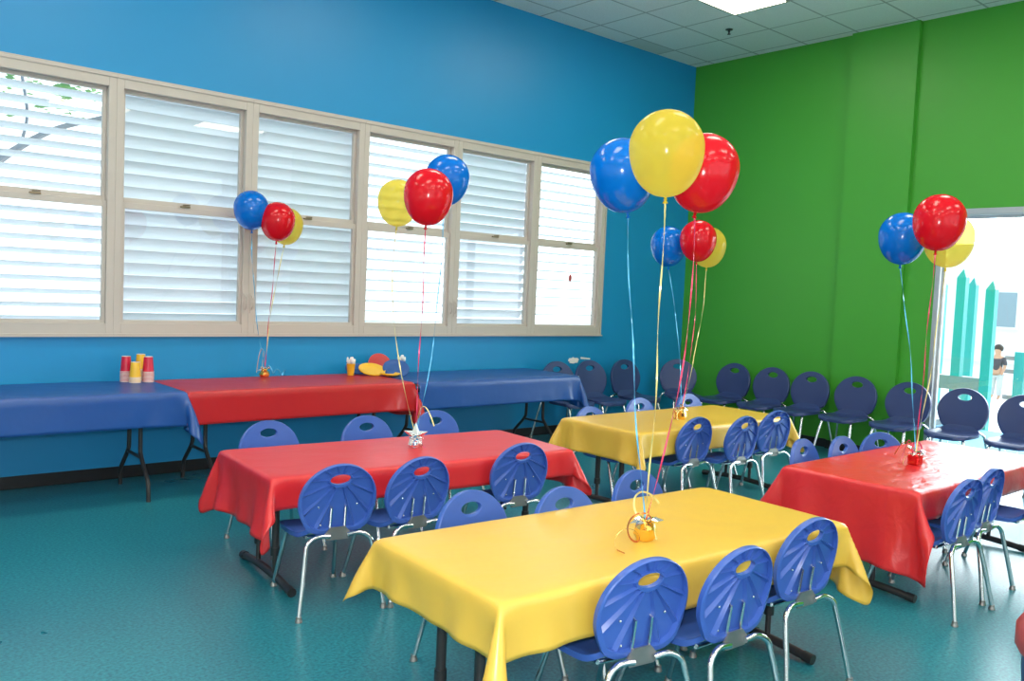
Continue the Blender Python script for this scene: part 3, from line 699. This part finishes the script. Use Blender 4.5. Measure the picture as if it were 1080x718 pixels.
upright_cup(cb_,M['pl_blue'],'dark blue cup holding white spoons near the end of the red wall table'); sprays((cb_[0],cb_[1],zw),'white plastic spoon standing bowl-up in the dark blue cup')
def plate(name,mat,pos,R,rx,ry,rz,label,n=1,oval=1.0):
    m=MB(); H=.010*n
    m.lathe([(0,0),(R*.62,0),(R*.72,.004),(R*.98,.014),(R,.015),(R,.015+H),(R*.97,.016+H),(R*.72,.006+H),(R*.6,.003+H),(0,.003+H)],36)
    o=m.build(name,mat); o.location=pos; o.rotation_euler=(rx,ry,rz); o.scale=(1,oval,1); tag(o,label,'plate'); return o
plate('party_plate',M['redwall'],(-4.425,-.14,zw+.062),.105,1.02,0,-.25,'red plastic plate leaning up behind the blue plate on the wall table')
plate('party_plate',M['cup_yel'],(-4.60,-.30,zw+.028),.115,.35,.10,-.5,'yellow plastic plate tilted flat beside the yellow cup',n=1)
plate('party_plate',M['pl_blue'],(-4.40,-.37,zw+.040),.115,.62,-.0,-.45,'blue plastic plate tilted in front of the red plate',n=1)
plate('party_plate',M['pl_blue'],(-4.68,-.18,zw+.024),.10,.35,.0,-.3,'blue plastic plate mostly hidden behind the yellow plate',n=1)
plate('party_plate',M['cup_yel'],(-4.50,-.44,zw+.0),.085,0,0,0,'yellow plastic plate lying flat under the blue plate',n=1)

# ------------------------------------------------------------------ object cut by the right edge of the photo
r=empty('red_stool',(-5.475,-5.865,0)); tag(r,'dusty red stool with a dark post cut by the bottom right edge','stool')
MB().lathe([(0,.44),(.10,.44),(.158,.447),(.17,.47),(.17,.53),(.15,.565),(.10,.58),(0,.582)],32).build('seat',M['dullred'],r)
MB().lathe([(0,.02),(.11,.02),(.12,.03),(.148,.40),(.148,.44),(0,.44)],28).build('post',M['navy'],r)
MB().lathe([(0,0),(.20,0),(.20,.012),(.10,.022),(0,.022)],32).build('foot_plate',M['black'],r)

# ------------------------------------------------------------------ yard seen through door and louvres
tag(MB().box(.25,60,-45,50,-.12,-.04).box(-30,.25,.35,50,-.12,-.04).box(-30,.25,-45,YF-.25,-.12,-.04).build('yard_ground',M['ground'],smooth=False),kind='structure')
o=MB().box(1.2,3.4,-5.2,1.5,-.04,-.02).build('play_mat',M['mat'],smooth=False); tag(o,'pale blue rubber play surface on the ground outside the glass door','play mat')
ps=empty('play_structure',(3.6,-1.9,-.04)); tag(ps,'turquoise-posted play platform with grey boards outside the glass door','play structure'); o=ps.location
for (x,y,h,t) in ((3.5,-1.87,1.95,.058),(3.5,-2.24,1.8,.058),(5.2,-.9,1.9,.055),(5.2,-1.35,1.9,.055)):
    MB().box(x-t,x+t,y-t,y+t,-.04,h).add([(x-t,y-t,h),(x+t,y-t,h),(x+t,y+t,h),(x-t,y+t,h),(x,y,h+.12)],[(0,1,4),(1,2,4),(2,3,4),(3,0,4)]).build('post',M['teal'],ps,smooth=False,off=o)
MB().box(3.44,3.64,-2.18,-1.1,.46,.64).build('deck',M['greywood'],ps,smooth=False,off=o)
MB().box(3.1,3.40,-1.9,-.9,.20,.26).build('step',M['greywood'],ps,smooth=False,off=o)
MB().box(2.8,3.10,-1.9,-.9,.02,.08).build('step',M['greywood'],ps,smooth=False,off=o)
fe=empty('play_fence',(8.4,-.6,-.04)); tag(fe,'low grey rail fence with short turquoise posts, farther out in the yard','fence'); o=fe.location
for y in (-1.0,-2.6,-4.2): MB().box(8.32,8.48,y-.08,y+.08,-.04,.82).build('post',M['teal'],fe,smooth=False,off=o)
for z in (.70,.46,-.0): MB().box(8.36,8.44,-5,-.75,z-.035,z+.035).build('rail',M['greywood'],fe,smooth=False,off=o)
bd=empty('white_building',(22,0,-.04)); tag(bd,'white building across the yard with a dusky grey window','building'); o=bd.location
MB().box(20,26,-14,14,-.04,3.6).build('wall',M['bldg'],bd,smooth=False,off=o)
for y in (-5.5,3.5,-1.0): 
    f=MB().box(19.9,20,y-.5,y+.5,1.0,2.2).build('window_frame',M['bldg'],bd,smooth=False,off=o); MB().box(19.88,19.9,y-.42,y+.42,1.08,2.12).build('pane',M['bwin'],f,smooth=False,off=o)
# small person beyond the platform
pr=empty('person',(8.0,-.76,-.04)); tag(pr,'small person in a dark top and pale trousers standing by the rail outside','person')
def skin(name,verts,edges,rad,mat,parent):
    me=bpy.data.meshes.new(name); me.from_pydata(verts,edges,[]); o=bpy.data.objects.new(name,me); col.objects.link(o); me.materials.append(mat)
    md=o.modifiers.new('skin','SKIN'); 
    for i,rr in enumerate(rad): me.skin_vertices[0].data[i].radius=(rr,rr)
    me.skin_vertices[0].data[0].use_root=True
    s2=o.modifiers.new('sub','SUBSURF'); s2.levels=2; s2.render_levels=2; md.use_smooth_shade=True
    o.parent=parent; return o
v=[(0,0,.50),(0,0,.62),(0,0,.74),(0,0,.80),(-.01,0,.88),(-.01,0,.95),(0,.09,.74),(0,.13,.60),(-.07,.12,.50),(-.09,.11,.45),(0,-.09,.74),(0,-.13,.60),(-.07,-.12,.50),(-.09,-.11,.45),(0,.05,.46),(.0,.06,.26),(0,.06,.05),(-.07,.07,.025),(0,-.05,.46),(.0,-.06,.26),(0,-.06,.05),(-.07,-.07,.025)]
e=[(0,1),(1,2),(2,3),(3,4),(4,5),(2,6),(6,7),(7,8),(8,9),(2,10),(10,11),(11,12),(12,13),(0,14),(14,15),(15,16),(16,17),(0,18),(18,19),(19,20),(20,21)]
rd=[.075,.072,.07,.035,.068,.045,.033,.027,.02,.018,.033,.027,.02,.018,.055,.042,.027,.025,.055,.042,.027,.025]
skin('body',v,e,rd,M['skin'],pr)
skin('shirt',[(0,0,.50),(0,0,.62),(0,0,.75),(0,.10,.74),(0,.135,.61),(0,-.10,.74),(0,-.135,.61)],[(0,1),(1,2),(2,3),(3,4),(2,5),(5,6)],[.088,.085,.07,.042,.036,.042,.036],M['darkshirt'],pr)
skin('trousers',[(0,0,.50),(0,.055,.44),(0,.06,.26),(0,.06,.07),(0,-.055,.44),(0,-.06,.26),(0,-.06,.07)],[(0,1),(1,2),(2,3),(0,4),(4,5),(5,6)],[.086,.065,.052,.04,.065,.052,.04],M['paletrouser'],pr)
MB().lathe([(0,.078),(.045,.066),(.072,.03),(.078,-.01),(.06,-.045),(.0,-.05)],20,c=(.012,0,.915)).build('hair',M['hair'],pr)
# tree outside the left windows
tr=empty('yard_tree',(-7.9,1.3,-.04)); tag(tr,'bare grey branch with pale green leaves beyond the leftmost louvres','tree'); o=tr.location
t=MB().tube(smoothpath([(-7.9,1.3,-.04),(-7.85,1.3,1.2),(-7.6,1.2,1.9),(-7.30,1.05,2.22),(-7.04,1.0,2.46),(-6.78,1.0,2.64),(-6.45,1.0,2.78),(-6.1,1.05,2.95)],6),[.050-.0009*i for i in range(43)],8)
t.tube(smoothpath([(-7.04,1.0,2.46),(-7.0,.95,2.7),(-7.05,.9,3.0)],5),.012,6).tube(smoothpath([(-6.5,1.0,2.76),(-6.2,.9,2.72),(-5.8,.9,2.64),(-5.2,.9,2.58)],5),.008,6)
t.build('branch',M['bark'],tr,off=o)
lf=MB(); rl=random.Random(5)
for k in range(150):
    q=rl.random(); cx_,cz_=(-6.65+rl.gauss(0,.22),2.93+rl.gauss(0,.10)) if q<.8 else (-7.05+rl.gauss(0,.12),3.0+rl.gauss(0,.06)); cyy=1.0+rl.gauss(0,.12)
    Mx=Matrix.Translation((cx_,cyy,cz_))@Matrix.Rotation(rl.uniform(0,6.3),4,'Z')@Matrix.Rotation(rl.uniform(-1.2,1.2),4,'X'); L=rl.uniform(.03,.05)
    lf.add([Mx@Vector(p) for p in ((-L,0,0),(0,L*.45,.004),(L,0,0),(0,-L*.45,.004))],[(0,1,2,3)])
lf.build('leaves',M['leaf'],tr,smooth=False,off=o)['kind']='stuff'

# ------------------------------------------------------------------ camera, light, world
cam=bpy.data.cameras.new('camera'); co=bpy.data.objects.new('camera',cam); col.objects.link(co); scn.camera=co
yaw,pit,rol=.8560,-.0574,.0439; C=Vector((-8.548,-6.6696,1.5143))
f=Vector((math.cos(pit)*math.cos(yaw),math.cos(pit)*math.sin(yaw),math.sin(pit))); rt=Vector((math.sin(yaw),-math.cos(yaw),0)); up=rt.cross(f)
r2=rt*math.cos(rol)+up*math.sin(rol); u2=-rt*math.sin(rol)+up*math.cos(rol)
Mx=Matrix((r2,u2,-f)).transposed().to_4x4(); Mx.translation=C; co.matrix_world=Mx
cam.sensor_width=36; cam.sensor_fit='HORIZONTAL'; cam.lens=911.5/1080*36; cam.clip_end=200; cam.clip_start=.05
# the camera's own flash, just above the lens
fl=bpy.data.lights.new('camera_flash','POINT'); fl.energy=215; fl.shadow_soft_size=.04; fl.color=(1,.97,.93)
fo=bpy.data.objects.new('camera_flash',fl); col.objects.link(fo); fo.location=C+u2*.14+f*.03
wd=bpy.data.worlds.new('sky'); scn.world=wd; wd.use_nodes=True; bg=wd.node_tree.nodes['Background']; wn=wd.node_tree
# hazy sky, brightest towards the low sun beyond the glass door
g=wn.nodes.new('ShaderNodeTexCoord'); dp=wn.nodes.new('ShaderNodeVectorMath'); dp.operation='DOT_PRODUCT'; dp.inputs[1].default_value=(.955,-.08,.285)
wn.links.new(g.outputs['Generated'],dp.inputs[0])
mr=wn.nodes.new('ShaderNodeMapRange'); mr.inputs['From Min'].default_value=.55; mr.inputs['From Max'].default_value=1; mr.inputs['To Min'].default_value=2.1; mr.inputs['To Max'].default_value=15; mr.interpolation_type='SMOOTHSTEP'
wn.links.new(dp.outputs['Value'],mr.inputs['Value']); wn.links.new(mr.outputs[0],bg.inputs[1]); bg.inputs[0].default_value=(.88,.95,1,1)
vs=scn.view_settings; vs.view_transform='Standard'; vs.look='None'; vs.gamma=1; vs.exposure=0.0; vs.use_curve_mapping=False
